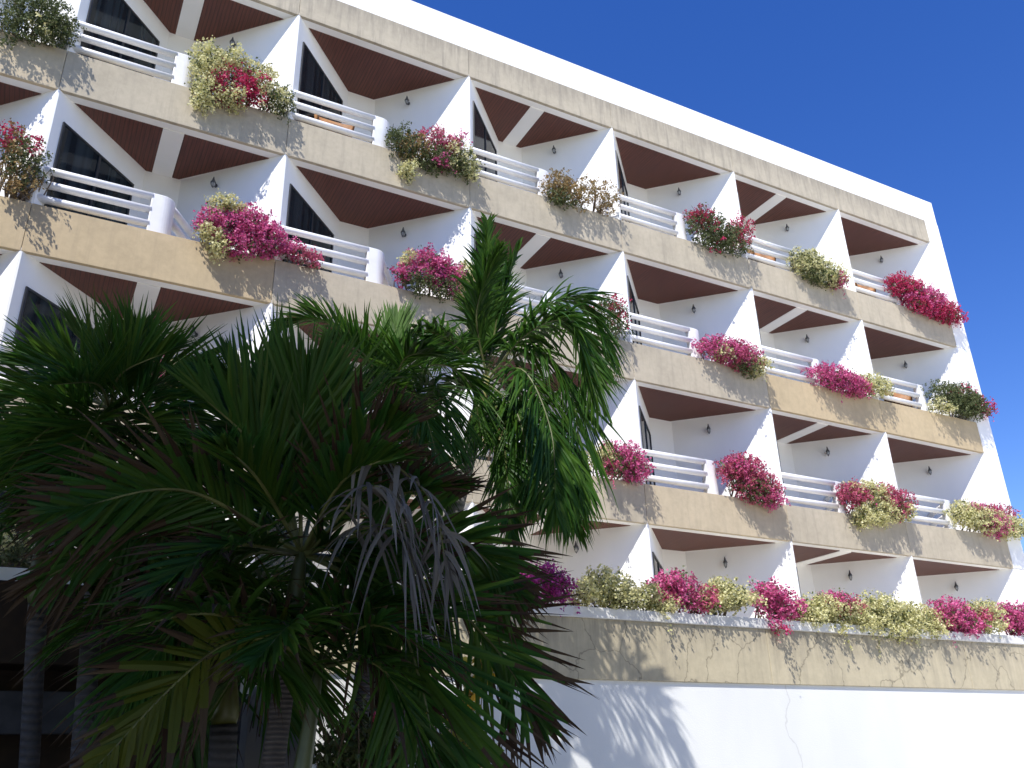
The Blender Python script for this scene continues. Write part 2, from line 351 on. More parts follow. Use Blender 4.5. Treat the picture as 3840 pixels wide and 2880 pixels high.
# ------------------------------------------------------------------ wall lanterns
lz = lambda r: ZB[r]-.32
def make_lantern(label, loc):
    o = thing('wall_lantern', label, 'wall lantern', loc, 'lanterns on the balcony side walls')
    o.rotation_euler = (0, 0, math.radians(-45-90+0))
    return o
FLOORN = ['top floor', 'third floor', 'second floor', 'terrace floor']
BAYN = {5: 'rightmost', 4: 'second from the right end', 3: 'third from the right end', 2: 'fourth from the right end', 1: 'fifth from the right end', 0: 'sixth from the right end'}
proto = None
def lantern_mesh(root):
    L0 = np.array(root.location); n = np.array([-1, -1, 0])/math.sqrt(2); s = np.array([1, -1, 0])/math.sqrt(2)
    b = MB(); b.tube([L0+n*.0, L0+n*.02], .045, 12); b.tube([L0+n*.02+np.array([0, 0, -.02]), L0+n*.09+np.array([0, 0, -.05]), L0+n*.12+np.array([0, 0, .02])], .010, 6); b.build('bracket', 'iron', root)
    c = L0 + n*.12
    b = MB(); b.lathe([(.006, .16), (.014, .14), (.03, .08), (.062, .02), (.066, .012), (.02, .010)][::-1], c, 12); b.build('cap', 'iron', root, True)
    b = MB(); b.lathe([(.02, -.085), (.042, -.06), (.05, -.03), (.045, 0.0), (.03, .012)], c, 12); b.build('lamp_glass', 'bulb', root, True)
    b = MB()
    for a in range(4):
        t0 = a*math.pi/2; e = np.array([math.cos(t0), math.sin(t0), 0])
        b.tube([c+e*.058+np.array([0, 0, .012]), c+e*.056+np.array([0, 0, -.04]), c+e*.03+np.array([0, 0, -.09])], .005, 5)
    b.lathe([(.005, -.12), (.02, -.10), (.032, -.088)], c, 8); b.build('cage', 'iron', root)
LN = [(0, k) for k in (0, 1, 2, 3, 4, 5)] + [(1, k) for k in (0, 1, 2, 3, 4, 5)] + [(2, 0), (2, 3), (2, 4), (2, 5)] + [(3, 2), (3, 3), (3, 4), (3, 5)]
for (r, k) in LN:
    x = (k+1)*WB
    loc = (x-.895+.02, .893-.02, lz(r)); lab = 'dark iron wall lantern of the %s balcony, %s' % (FLOORN[r], BAYN[k])
    if proto is None:
        proto = thing('wall_lantern', lab, 'wall lantern', loc, 'lanterns on the balcony side walls'); lantern_mesh(proto); proto.scale = (.68, .68, .78)
    else:
        o = copy_tree(proto); o.location = loc; o['label'] = lab

# ------------------------------------------------------------------ rattan chairs
def chair_mesh(root):
    L = np.array(root.location)
    b = MB(); b.prism([(L[0]+.26*math.cos(a), L[1]+.25*math.sin(a)) for a in np.linspace(0, 2*math.pi, 15)[:-1]], L[2]+.40, L[2]+.45); b.build('seat', 'rattan', root, bevel=.012)
    b = MB(); n = 16; V = []; F = []
    for i in range(n+1):
        a = math.radians(-20+220*i/n); h = .62+.26*math.sin(math.pi*i/n)
        for rr, z in ((.29, .42), (.33, h), (.30, h), (.26, .42)): V.append((L[0]+rr*math.cos(a), L[1]+rr*math.sin(a), L[2]+z))
    for i in range(n):
        for j in range(4): F.append((i*4+j, i*4+(j+1) % 4, i*4+4+(j+1) % 4, i*4+4+j))
    b.add(V, F + [(0, 1, 2, 3), (n*4+3, n*4+2, n*4+1, n*4)]); b.build('backrest', 'rattan', root, True)
    for a in (45, 135, 225, 315):
        b = MB(); e = np.array([math.cos(math.radians(a)), math.sin(math.radians(a)), 0])
        b.tube([L+e*.24, L+e*.22+np.array([0, 0, .42])], .018, 8); b.build('leg', 'rattan', root)
cp0 = None
for (r, k, u, y, rot, lab) in ((0, 1, .85, .46, 0, 'orange rattan armchair on the top floor balcony, fifth from the right end'),
                          (0, 4, .80, .46, 0, 'orange rattan armchair on the top floor balcony, second from the right end'),
                          (0, 5, .72, .44, 0, 'orange rattan armchair on the top floor balcony at the right end'),
                          (1, 5, 1.15, .42, 0, 'orange rattan armchair on the third floor balcony at the right end')):
    loc = (k*WB+u, y, FL[r]+.02+.20)
    if cp0 is None:
        cp0 = thing('rattan_chair', lab, 'chair', loc, 'rattan chairs on the balconies'); chair_mesh(cp0); o = cp0
    else:
        o = copy_tree(cp0); o.location = loc; o['label'] = lab
    o.location.z = FL[r]; o.location.y = .345; o.scale = (1.08, 1.0, 1.2)

# ------------------------------------------------------------------ bougainvillea
def leafquads(P, size, aspect=.62, up=None):
    n = len(P); a = rng.normal(size=(n, 3)); a /= np.linalg.norm(a, axis=1)[:, None]
    b = rng.normal(size=(n, 3)); b -= a*(a*b).sum(1)[:, None]; b /= np.linalg.norm(b, axis=1)[:, None]
    c = np.cross(a, b); s = size*(.65+.7*rng.random((n, 1)))
    V = np.empty((n, 4, 3)); V[:, 0] = P-a*s*.5; V[:, 1] = P+b*s*aspect*.5+c*s*.08; V[:, 2] = P+a*s*.5; V[:, 3] = P-b*s*aspect*.5+c*s*.08
    return V.reshape(-1, 3), [(4*i, 4*i+1, 4*i+2, 4*i+3) for i in range(n)]
def blobpts(c, r, ncl, m, spread, power=.42):
    d = rng.normal(size=(ncl, 3)); d /= np.linalg.norm(d, axis=1)[:, None]
    rad = rng.random((ncl, 1))**power * (.86+.30*rng.random((ncl, 1)))
    P = np.asarray(c) + d*rad*np.asarray(r)
    return (P[:, None, :] + rng.normal(size=(ncl, m, 3))*spread).reshape(-1, 3)
def bush(label, Y, zbase, blobs, group, ybase, size=.043, cat='bougainvillea', dep=.29, name='bougainvillea_bush', extra_stems=0, minleaf=True):
    W = []
    for (x, y, rx, ry, key, den) in blobs:
        c = at(x, y, Y); e = at(x+rx, y, Y); f = at(x, y-ry, Y)
        W.append((c, 1.16*abs(e[0]-c[0]), 1.16*abs(f[2]-c[2]), key, den))
    cx = float(np.mean([w_[0][0] for w_ in W]))
    root = thing(name, label, cat, (cx, ybase, zbase), group)
    acc = {}
    for (c, rx, rz, key, den) in W:
        rad = np.array([rx, min(dep, .25+.6*min(rx, rz)), rz])
        area = rx*rz + rad[1]*(rx+rz)*.5
        ncl = max(5, int(area*den*980))
        P = blobpts(c, rad, ncl, 10, .026)
        sh_ = []
        for _ in range(int(1+den*2.2)):                                    # stray trailing shoots
            d = rng.normal(size=3)*np.array([1, .7, .8]); d[1] = -abs(d[1]); d /= np.linalg.norm(d); q0 = c + d*rad*.8; ln = rng.uniform(.07, .21)
            for j in range(int(ln*90)):
                u = j/(ln*90); sh_.append(q0 + d*ln*u + np.array([0, 0, -1.0])*ln*.9*u*u + rng.normal(size=3)*.018)
        P = np.concatenate([P, np.array(sh_)])
        acc.setdefault(key, []).append(P)
        if key in 'MVRPY':
            Pi = blobpts(c, rad*.86, max(4, int(ncl*.32)), 6, .04, .6); acc.setdefault('G', []).append(Pi)
    names = {'M': 'magenta_blossoms', 'V': 'purple_blossoms', 'R': 'crimson_blossoms', 'P': 'pink_blossoms', 'Y': 'cream_blossoms', 'G': 'leaves', 'B': 'dry_leaves'}
    for key, L in acc.items():
        P = np.concatenate(L); mb = MB(); V, F = leafquads(P, size*(1.0 if key in 'GB' else .9), .62 if key in 'GB' else .8); mb.v = [V]; mb.f = F; mb.mi = [0]*len(F); mb.n = len(V)
        mb.build(names[key], key, root)
    st = MB()
    for (c, rx, rz, key, den) in W:
        for _ in range(3+extra_stems):
            e = c + np.array([rng.uniform(-.8, .8)*rx, rng.uniform(-.5, .3)*.2, rng.uniform(-.2, .8)*rz])
            s_ = np.array([cx + (c[0]-cx)*.8 + rng.uniform(-.16, .16), ybase, min(zbase, e[2]-.02)])
            m1 = s_*.6 + e*.4 + rng.normal(size=3)*.05; m2 = s_*.25 + e*.75 + rng.normal(size=3)*.05
            st.tube([s_, m1, m2, e], [.014, .010, .007, .003], 5)
    st.build('stems', 'stem', root)
    return root
GP = 'bougainvillea bushes in the balcony planters'
BY = -.12
def bb(row, label, blobs, **kw): return bush(label, BY, BT[row]-.03, blobs, GP, .16, **kw)
bb(1, 'dark green bush with hardly any flowers at the upper left corner', [(70,35,62,48,'G',1.0),(125,55,45,38,'G',1.0),(25,60,35,40,'G',.5),(95,70,30,20,'Y',.3)])
bb(1, 'cream and crimson bougainvillea on the top floor, left of all other top floor flowering bushes', [(450,140,40,36,'Y',1.1),(505,135,40,22,'Y',.9),(440,205,30,32,'Y',1.0),(500,185,48,36,'R',.75),(545,195,40,30,'R',.5),(500,215,30,18,'Y',.8),(560,165,30,22,'Y',.8),(600,220,34,28,'G',.6),(595,215,36,26,'Y',.4)])
bb(1, 'sprawling green and rusty bush with scattered pink flowers on the top floor', [(868,305,34,28,'G',.9),(895,320,32,24,'B',.7),(940,310,38,24,'P',.7),(930,345,40,24,'G',.9),(985,335,36,30,'Y',.5),(990,350,36,30,'G',.8),(880,372,16,16,'Y',.8),(1015,372,14,18,'Y',.7),(950,355,10,8,'M',.8),(985,308,18,10,'M',.6)])
bb(1, 'dried out brown bougainvillea with bare twisted branches on the top floor', [(1208,405,30,26,'B',1.0),(1212,430,25,16,'G',.7),(1252,412,28,20,'B',.6),(1305,425,30,26,'B',.35),(1258,440,14,18,'B',.2),(1310,448,16,16,'B',.2)], extra_stems=5)
bb(1, 'dark green bougainvillea edged with red flowers, top floor', [(1535,498,42,36,'G',.9),(1575,520,34,28,'G',.8),(1600,500,16,28,'R',.6),(1515,468,24,14,'R',.6),(1545,505,45,36,'R',.12)])
bb(1, 'compact yellow green bougainvillea on the top floor, second from the right end', [(1750,572,36,26,'Y',1.0),(1785,592,34,22,'Y',.9),(1745,568,30,18,'G',.4),(1808,608,14,12,'P',.8),(1770,600,30,16,'G',.6)])
bb(1, 'solid crimson magenta bougainvillea on the top floor at the right end', [(1958,622,32,20,'R',1.2),(1998,648,42,26,'M',1.2),(2040,675,32,18,'R',1.2),(1990,660,30,16,'R',.8)])
bb(2, 'straggly rusty bush with a few red flowers at the left edge', [(20,320,34,48,'B',.5),(55,350,40,44,'G',.5),(40,395,44,30,'B',.4),(20,300,24,24,'R',.4),(75,312,20,14,'R',.3),(85,370,28,20,'G',.3)], extra_stems=3)
bb(2, 'large vivid magenta bougainvillea with cream sprays on the third floor, trailing right over the rails', [(540,490,52,36,'M',1.2),(580,520,34,30,'M',1.1),(455,480,34,22,'M',.9),(490,500,40,34,'M',.7),(490,450,38,16,'Y',1.1),(450,505,22,14,'Y',.9),(470,535,20,22,'Y',.9),(620,535,24,16,'M',.8),(655,552,22,12,'P',.7),(680,570,8,10,'P',.7),(520,530,40,26,'M',.7)])
bb(2, 'round magenta bougainvillea beside the tip of the tall sunlit palm', [(930,575,48,32,'M',1.2),(965,600,36,30,'M',.9),(870,592,18,16,'M',.7),(1005,605,22,36,'Y',.9),(905,610,34,22,'G',.7),(960,625,38,18,'G',.6),(880,560,14,10,'Y',.8)])
bb(2, 'thin green bush with sparse red flowers behind the arching sunlit palm frond', [(1325,690,30,40,'G',.4),(1300,660,30,24,'G',.3),(1318,655,30,16,'R',.25),(1340,690,20,24,'R',.12)])
bb(2, 'dusky magenta bougainvillea with a yellow lower corner, third floor, third from the right end', [(1555,755,44,20,'M',1.2),(1600,770,40,26,'P',1.0),(1600,765,30,18,'M',.7),(1560,765,22,10,'Y',.7),(1635,790,20,18,'Y',1.0),(1610,795,24,14,'G',.6)])
bb(2, 'magenta and cream bougainvillea on the third floor, second from the right end', [(1800,815,44,20,'M',1.2),(1830,830,34,20,'M',1.0),(1885,832,36,18,'Y',.9),(1850,838,30,16,'P',.5)])
bb(2, 'dark green domed bougainvillea with red tips on the third floor at the right end', [(2065,860,46,28,'G',1.2),(2095,878,34,22,'G',.9),(2120,878,18,16,'R',.5),(2035,880,22,14,'Y',.5),(2080,850,30,12,'R',.2)])
bb(3, 'pink and cream bougainvillea glimpsed behind the left palms on the second floor', [(370,805,42,30,'Y',.5),(355,800,40,26,'M',.5),(400,820,30,26,'G',.5)])
bb(3, 'vivid crimson bougainvillea glimpsed through the dark palm fronds', [(880,915,40,40,'R',.9),(900,890,26,20,'R',.7),(860,930,26,30,'R',.6),(880,930,40,26,'G',.4)])
bb(3, 'dry brownish green bush behind the leaning palm trunk', [(1078,925,28,26,'B',.6),(1080,920,30,30,'G',.5),(1060,950,20,12,'Y',.3)])
bb(3, 'pink magenta bougainvillea with a cream left side on the second floor next to the palm', [(1345,985,38,28,'M',1.1),(1372,1015,26,26,'M',1.0),(1300,985,22,22,'Y',.8),(1310,1010,22,16,'P',.7),(1345,1010,34,22,'G',.4)])
bb(3, 'bushy dusky pink bougainvillea on the second floor, third from the right end', [(1605,1020,44,32,'P',1.2),(1635,1050,40,36,'P',1.1),(1665,1075,18,22,'M',.9),(1590,1010,26,18,'M',.7),(1625,1060,34,26,'G',.5)])
bb(3, 'mixed cream and pink bougainvillea on the second floor, second from the right end', [(1840,1070,26,24,'P',1.1),(1875,1065,40,22,'Y',1.0),(1895,1105,36,26,'Y',1.0),(1935,1085,28,24,'P',1.1),(1950,1105,16,18,'Y',.8),(1860,1120,18,20,'Y',.9),(1900,1060,24,10,'P',.6)])
bb(3, 'pale cream and pink bougainvillea on the second floor at the right end', [(2085,1110,26,24,'Y',1.0),(2130,1125,34,26,'Y',1.0),(2185,1140,28,22,'Y',1.0),(2145,1130,22,26,'M',.9),(2100,1100,12,10,'M',.6),(2160,1105,34,10,'P',.4)])
GT = 'bougainvillea bushes along the terrace wall'
def tb(label, blobs, **kw): return bush(label, -2.43, 3.42, blobs, GT, -2.22, dep=.30, size=.040, **kw)
tb('deep purple magenta bougainvillea on the terrace wall touching the dark palm fronds', [(1165,1250,50,30,'V',1.2),(1205,1275,26,28,'V',1.1),(1130,1270,30,24,'V',.8)])
tb('tall cream bougainvillea on the terrace wall right of the purple one', [(1310,1262,44,30,'Y',1.2),(1265,1285,32,24,'Y',1.0),(1340,1295,44,22,'Y',1.1),(1385,1285,34,22,'Y',.9),(1425,1310,30,24,'Y',1.0)])
tb('magenta bougainvillea on the terrace wall before the dark glass door', [(1455,1262,40,26,'M',1.1),(1470,1290,36,26,'M',.9),(1510,1300,22,18,'P',.9)])
tb('loose cream bougainvillea on the terrace wall with a pink left edge', [(1560,1275,30,22,'Y',1.1),(1585,1295,38,22,'Y',1.1),(1535,1300,26,18,'Y',.9),(1520,1280,14,14,'P',.6)])
tb('upright magenta bougainvillea on the terrace wall with one spray hanging over the coping', [(1660,1285,30,26,'M',1.2),(1685,1315,36,26,'M',1.1),(1655,1350,10,14,'M',.9),(1672,1365,10,8,'R',.9)])
tb('cream bougainvillea speckled with pink on the terrace wall', [(1770,1315,44,24,'Y',1.2),(1745,1335,26,18,'Y',1.0),(1815,1310,34,22,'P',.7),(1800,1290,20,10,'M',.8),(1830,1325,30,22,'Y',.9),(1795,1355,22,16,'Y',.9)])
tb('largest cream bougainvillea on the terrace wall, spilling far over the coping', [(1900,1318,46,30,'Y',1.3),(1955,1335,44,30,'Y',1.3),(1890,1355,34,26,'Y',1.1),(1940,1365,40,22,'Y',1.1),(2005,1350,24,28,'Y',1.1),(1850,1345,24,24,'Y',1.0)])
tb('dark magenta bougainvillea on the terrace wall near the right edge', [(2050,1325,38,28,'M',1.2),(2075,1350,34,24,'M',1.1),(2030,1345,20,20,'P',.8)])
tb('small cream bougainvillea between the two right hand magenta bushes on the terrace wall', [(2120,1320,30,20,'Y',1.0),(2130,1348,30,18,'Y',.9),(2105,1335,20,14,'P',.6)])
tb('magenta bougainvillea on the terrace wall cut by the right edge', [(2190,1332,38,26,'M',1.2),(2215,1350,34,24,'M',1.1)])
tb('purple bougainvillea sprig on the terrace wall glimpsed behind the dark palm trunk', [(445,1238,22,20,'V',.8),(430,1250,22,14,'G',.5)])
tb('cream and green leafy bush on the terrace wall at the left edge', [(30,1175,44,30,'Y',.5),(60,1200,44,26,'G',.8),(130,1225,40,20,'G',.6),(10,1200,30,24,'G',.6)])
tb('yellow cream bougainvillea on the terrace wall glimpsed between grey dead fronds', [(960,1270,50,24,'Y',.9),(900,1275,34,20,'G',.6),(1010,1285,40,18,'M',.4)])

# ------------------------------------------------------------------ palms
def spline(P, n):
    P = [np.asarray(p, float) for p in P]; P = [2*P[0]-P[1]] + P + [2*P[-1]-P[-2]]
    out_ = []; segs = len(P)-3
    for i in range(n+1):
        t_ = i/n*segs; j = min(int(t_), segs-1); t_ -= j
        a, b, c, d = P[j:j+4]
        out_.append(.5*((2*b)+(c-a)*t_+(2*a-5*b+4*c-d)*t_**2+(3*b-a-3*c+d)*t_**3))
    return out_
def frond(root, pts, n=34, L=.6, wd=.035, droop=.25, vee=.35, dry=0.0, mats=('palm_sun', 'palm_dry'), a0=62, a1=22, start=.18, name='frond', label=None, rr=.013, side=None, jit=.12, fill=1.0):
    S = spline(pts, 28); mb = MB()
    mb.tube(S, [rr*(1-.8*i/28) for i in range(29)], 5, 2)
    S = np.array(S)
    for i in range(n):
        t_ = start + (1-start)*i/(n-1); f = t_*28; j = min(int(f), 27); p = S[j]*(1-(f-j)) + S[j+1]*(f-j)
        T = S[j+1]-S[j]; T /= np.linalg.norm(T)
        up = np.array([0, 0, 1.0]) if side is None else np.asarray(side, float)
        s_ = np.cross(T, up); ls = np.linalg.norm(s_)
        if ls < .25: s_ = s_ + cR*.5; s_ -= T*(s_@T)
        s_ /= np.linalg.norm(s_); nrm = np.cross(s_, T)
        tt = (t_-start)/(1-start); Ll = L*(.55+.5*math.sin(math.pi*min(1, tt*.9+.08)))*(1-.42*tt**3)
        ang = math.radians(a0+(a1-a0)*tt)
        for sg in (-1, 1):
            if rng.random() > fill: continue
            ve = vee + rng.normal()*.15; an = ang + rng.normal()*jit
            d = math.cos(an)*T + math.sin(an)*(sg*s_*math.cos(ve) + nrm*math.sin(ve)); d /= np.linalg.norm(d)
            wv = T - d*(T@d); wl = np.linalg.norm(wv); wv = wv/wl if wl > .05 else nrm
            ll = Ll*(.82+.3*rng.random()); dr = droop*(.6+.8*rng.random())
            w0 = wd*(.8+.4*rng.random()); ns = 6; V = []; F = []; mi = []
            dl = dry*(.5+rng.random()); tw = rng.normal()*.5
            for q_ in range(ns+1):
                u = q_/ns; pt = p + d*ll*u + np.array([0, 0, -1.0])*dr*ll*u*u
                wq = w0*(.35+1.5*u if u < .3 else .80*(1-((u-.3)/.7)**1.6)+.02)
                ww = wv*math.cos(tw*u) + np.cross(d, wv)*math.sin(tw*u)
                dn = np.cross(ww, d)*wq*.22
                V += [pt-ww*wq*.5+dn, pt, pt+ww*wq*.5+dn]
            for q_ in range(ns):
                F += [(q_*3, q_*3+1, q_*3+4, q_*3+3), (q_*3+1, q_*3+2, q_*3+5, q_*3+4)]
            base = mb.n; mb.v.append(np.array(V)); mb.n += len(V)
            for q_ in range(ns):
                m_ = 1 if (q_+.5)/ns > 1-dl else 0
                for f_ in F[2*q_:2*q_+2]: mb.f.append(tuple(i_+base for i_ in f_)); mb.mi.append(m_)
    o = mb.build(name, [mats[0], mats[1], 'rachis'], root)
    if label: o['label'] = label
    return o
def px3(lst): return [at(*q_) for q_ in lst]
def palm(label, base, top, rad, shaft, trunk='trunk', smat='shaft', shaft_r=None, name='palm_tree', bow=0.0):
    """base/top: world points; the crownshaft is the last `shaft` metres"""
    base = np.asarray(base, float); top = np.asarray(top, float)
    root = thing(name, label, 'palm tree', tuple(base), 'palms in front of the hotel')
    d = (top-base)/np.linalg.norm(top-base); mid = top-d*shaft
    n = 14; P = [base + (mid-base)*i/n + np.array([1, 0, 0])*bow*math.sin(math.pi*i/n) for i in range(n+1)]
    mb = MB(); mb.tube(P, [rad*(1.35-.35*min(1, i/4)) for i in range(n+1)], 16); mb.build('trunk', trunk, root, True)
    if shaft:
        sr_ = shaft_r or rad
        P = [mid + (top-mid)*i/8 for i in range(9)]
        mb = MB(); mb.tube(P, [sr_*q_ for q_ in (1.0, 1.18, 1.16, 1.08, .98, .88, .78, .66, .5)], 14); mb.build('crownshaft', smat, root, True)
    return root
def ext(pa, pb, z=0.0):
    pa, pb = np.asarray(pa), np.asarray(pb); t_ = (z-pb[2])/(pa[2]-pb[2]); return pb + (pa-pb)*t_

# front palm (in shade): ringed trunk, green crownshaft
a_top = at(650, 1195, -6.0); a_lo = at(592, 1640, -6.0)
A = palm('nearest dark palm with ringed trunk, green crownshaft and brown tipped fronds', ext(a_lo, a_top), a_top, .068, .66, shaft_r=.064)
DK = ('palm_shade', 'palm_dry')
for pts, kw in [
    ([(648,1190,-6.0),(600,980,-5.9),(500,810,-5.7)], dict(L=1.0, a0=58, a1=8, droop=.0, vee=.1, dry=.03, side=cf)),
    ([(648,1190,-6.0),(560,980,-6.2),(430,850,-6.3)], dict(L=.72, a0=50, a1=12, droop=.05, vee=.8, dry=.05)),
    ([(650,1190,-6.0),(650,980,-6.2),(660,830,-6.4)], dict(L=.85, a0=42, a1=8, droop=.0, vee=.1, dry=.03, side=cf)),
    ([(652,1190,-6.0),(700,990,-5.7),(745,830,-5.5)], dict(L=.80, a0=40, a1=10, droop=.05, dry=.06)),
    ([(655,1190,-6.0),(760,1010,-6.4),(860,920,-6.8)], dict(L=.66, a0=45, a1=12, droop=.1, dry=.33, vee=.7)),
    ([(658,1190,-6.0),(820,1080,-6.4),(990,1050,-6.9)], dict(L=.60, a0=45, a1=14, droop=.12, dry=.38, vee=.5)),
    ([(660,1195,-6.0),(850,1140,-6.3),(1010,1180,-6.6),(1110,1270,-6.8)], dict(L=.66, a0=50, a1=14, droop=.12, dry=.36, vee=.15, side=cf)),
    ([(660,1200,-6.0),(880,1240,-6.3),(1050,1377,-6.6),(1165,1550,-6.8)], dict(L=.72, a0=56, a1=16, droop=.08, dry=.34, vee=.1, side=cf, n=36)),
    ([(665,1200,-6.0),(830,1290,-6.4),(905,1460,-6.7),(950,1690,-6.8)], dict(L=1.05, a0=58, a1=20, droop=.05, dry=.28, vee=.1, side=cf, n=34)),
    ([(655,1195,-6.0),(840,1170,-5.6),(1000,1260,-5.3),(1080,1420,-5.2)], dict(L=.75, a0=50, a1=16, droop=.2, dry=.3)),
    ([(642,1190,-6.0),(400,1060,-6.2),(110,1110,-6.6)], dict(L=.70, a0=48, a1=12, droop=.1, dry=.42, vee=.15, side=cf)),
    ([(642,1195,-6.0),(400,1120,-5.8),(90,1250,-5.9)], dict(L=.66, a0=48, a1=12, droop=.2, dry=.42, vee=.2, side=cf)),
    ([(645,1195,-6.0),(500,1180,-6.6),(340,1270,-7.0)], dict(L=.55, a0=50, a1=14, droop=.2, dry=.3)),
    ([(645,1195,-6.0),(540,1080,-5.3),(420,1040,-4.9)], dict(L=.75, a0=50, a1=14, droop=.15, dry=.1)),
    ([(650,1190,-6.0),(560,1040,-6.5),(480,960,-7.0)], dict(L=.55, a0=45, a1=12, droop=.1, dry=.05, vee=.6)),
    ([(655,1190,-6.0),(790,1080,-5.2),(930,1060,-4.8)], dict(L=.75, a0=50, a1=14, droop=.15, dry=.2)),
    ([(645,1195,-6.0),(520,1210,-6.0),(400,1400,-6.0)], dict(L=.70, a0=50, a1=14, droop=.15, dry=.2)),
    ([(655,1195,-6.0),(740,1200,-6.3),(800,1380,-6.5)], dict(L=.66, a0=50, a1=14, droop=.15, dry=.2)),
    ([(655,1195,-6.0),(790,1230,-6.0),(900,1420,-6.0)], dict(L=.66, a0=50, a1=14, droop=.15, dry=.25)),
    ([(648,1190,-6.0),(610,980,-5.3),(600,860,-5.0)], dict(L=.66, a0=45, a1=12, droop=.05, dry=.05)),
    ([(655,1190,-6.0),(740,1040,-6.7),(860,980,-7.1)], dict(L=.52, a0=45, a1=12, droop=.1, dry=.3)),
    ]:
    kw['n'] = int(kw.get('n', 44)*1.3); frond(A, px3(pts), mats=DK, rr=.017, wd=.047, jit=.2, **kw)
for pts, kw in (([(665,1195,-6.0),(740,1030,-6.5),(820,990,-6.8),(930,1080,-7.0),(965,1230,-7.05)], dict(n=22, L=.42)), ([(665,1200,-6.0),(760,1150,-6.6),(850,1140,-6.9),(900,1240,-7.0)], dict(n=16, L=.40)), ([(665,1200,-6.0),(740,1110,-6.7),(800,1050,-7.0),(880,1090,-7.15)], dict(n=12, L=.36))):
    frond(A, px3(pts), wd=.044, droop=1.25, vee=.2, mats=('palm_grey', 'palm_grey'), a0=75, a1=55, start=.35, name='dead_frond', label='dead grey frond hanging limp', jit=.75, **kw)
# second slim stem beside it
b_top = at(690, 1435, -6.3); b_lo = at(655, 1650, -6.3)
A2 = palm('slim green stemmed palm right beside the nearest ringed trunk', ext(b_lo, b_top), b_top, .05, .9, 'shaft', shaft_r=.048)
for pts, kw in [
    ([(690,1440,-6.3),(590,1385,-6.5),(490,1390,-6.7),(375,1480,-6.9),(215,1650,-7.0)], dict(L=.56, wd=.060, n=24, droop=.1, dry=.40, vee=.1, a0=62, a1=25, side=cf, mats=('palm_yellow', 'palm_dry'))),
    ([(690,1440,-6.3),(760,1330,-6.5),(900,1300,-6.7)], dict(L=.55, dry=.25)),
    ([(690,1440,-6.3),(830,1400,-6.1),(900,1500,-6.0)], dict(L=.5, dry=.3)),
    ([(690,1440,-6.3),(580,1300,-6.1),(440,1290,-6.0)], dict(L=.55, dry=.2)),
    ([(690,1440,-6.3),(720,1280,-6.0),(790,1180,-5.8)], dict(L=.55, dry=.1)),
    ([(690,1440,-6.3),(640,1350,-6.8),(560,1420,-7.1)], dict(L=.45, dry=.2)),
    ([(690,1440,-6.3),(560,1400,-6.0),(440,1560,-5.9)], dict(L=.55, dry=.2)), ([(690,1440,-6.3),(480,1330,-6.8),(250,1360,-7.1)], dict(L=.55, dry=.3)), ([(690,1440,-6.3),(820,1440,-6.7),(930,1640,-6.9)], dict(L=.6, dry=.3)),
    ([(690,1440,-6.3),(800,1350,-6.8),(960,1420,-7.1)], dict(L=.5, dry=.3))]:
    kw.setdefault('mats', DK); frond(A2, px3(pts), wd=kw.pop('wd', .045), n=int(1.3*kw.pop('n', 30)), rr=.014, **kw)
# dark palm with yellow crownshaft
d_top = at(492, 1415, -5.6); d_lo = at(480, 1640, -5.6)
D = palm('short dark palm with a swollen yellow green crownshaft, left of the ringed trunk', ext(d_lo, d_top), d_top, .085, .42, 'trunk_shade', 'shaft_yellow', .075)
for pts in ([(492,1415,-5.6),(400,1270,-5.4),(290,1290,-5.2)], [(492,1415,-5.6),(560,1270,-5.4),(650,1290,-5.2)], [(492,1415,-5.6),(390,1360,-5.9),(300,1470,-6.1)],
            [(492,1415,-5.6),(450,1280,-5.2),(340,1220,-5.0)], [(492,1415,-5.6),(590,1380,-5.6),(680,1500,-5.6)], [(492,1415,-5.6),(470,1300,-5.9),(420,1200,-6.0)], [(492,1415,-5.6),(540,1330,-6.2),(600,1450,-6.5)], [(492,1415,-5.6),(470,1250,-5.0),(400,1130,-4.6)], [(492,1415,-5.6),(520,1250,-5.0),(560,1120,-4.7)], [(492,1415,-5.6),(400,1200,-4.9),(280,1130,-4.6)], [(492,1415,-5.6),(400,1420,-5.0),(320,1560,-4.8)], [(492,1415,-5.6),(330,1300,-5.5),(160,1370,-5.5)], [(492,1415,-5.6),(560,1420,-5.0),(620,1560,-4.8)], [(492,1415,-5.6),(450,1450,-5.0),(400,1640,-4.9)]):
    frond(D, px3(pts), n=46, L=.68, wd=.040, droop=.35, dry=.15, mats=DK)
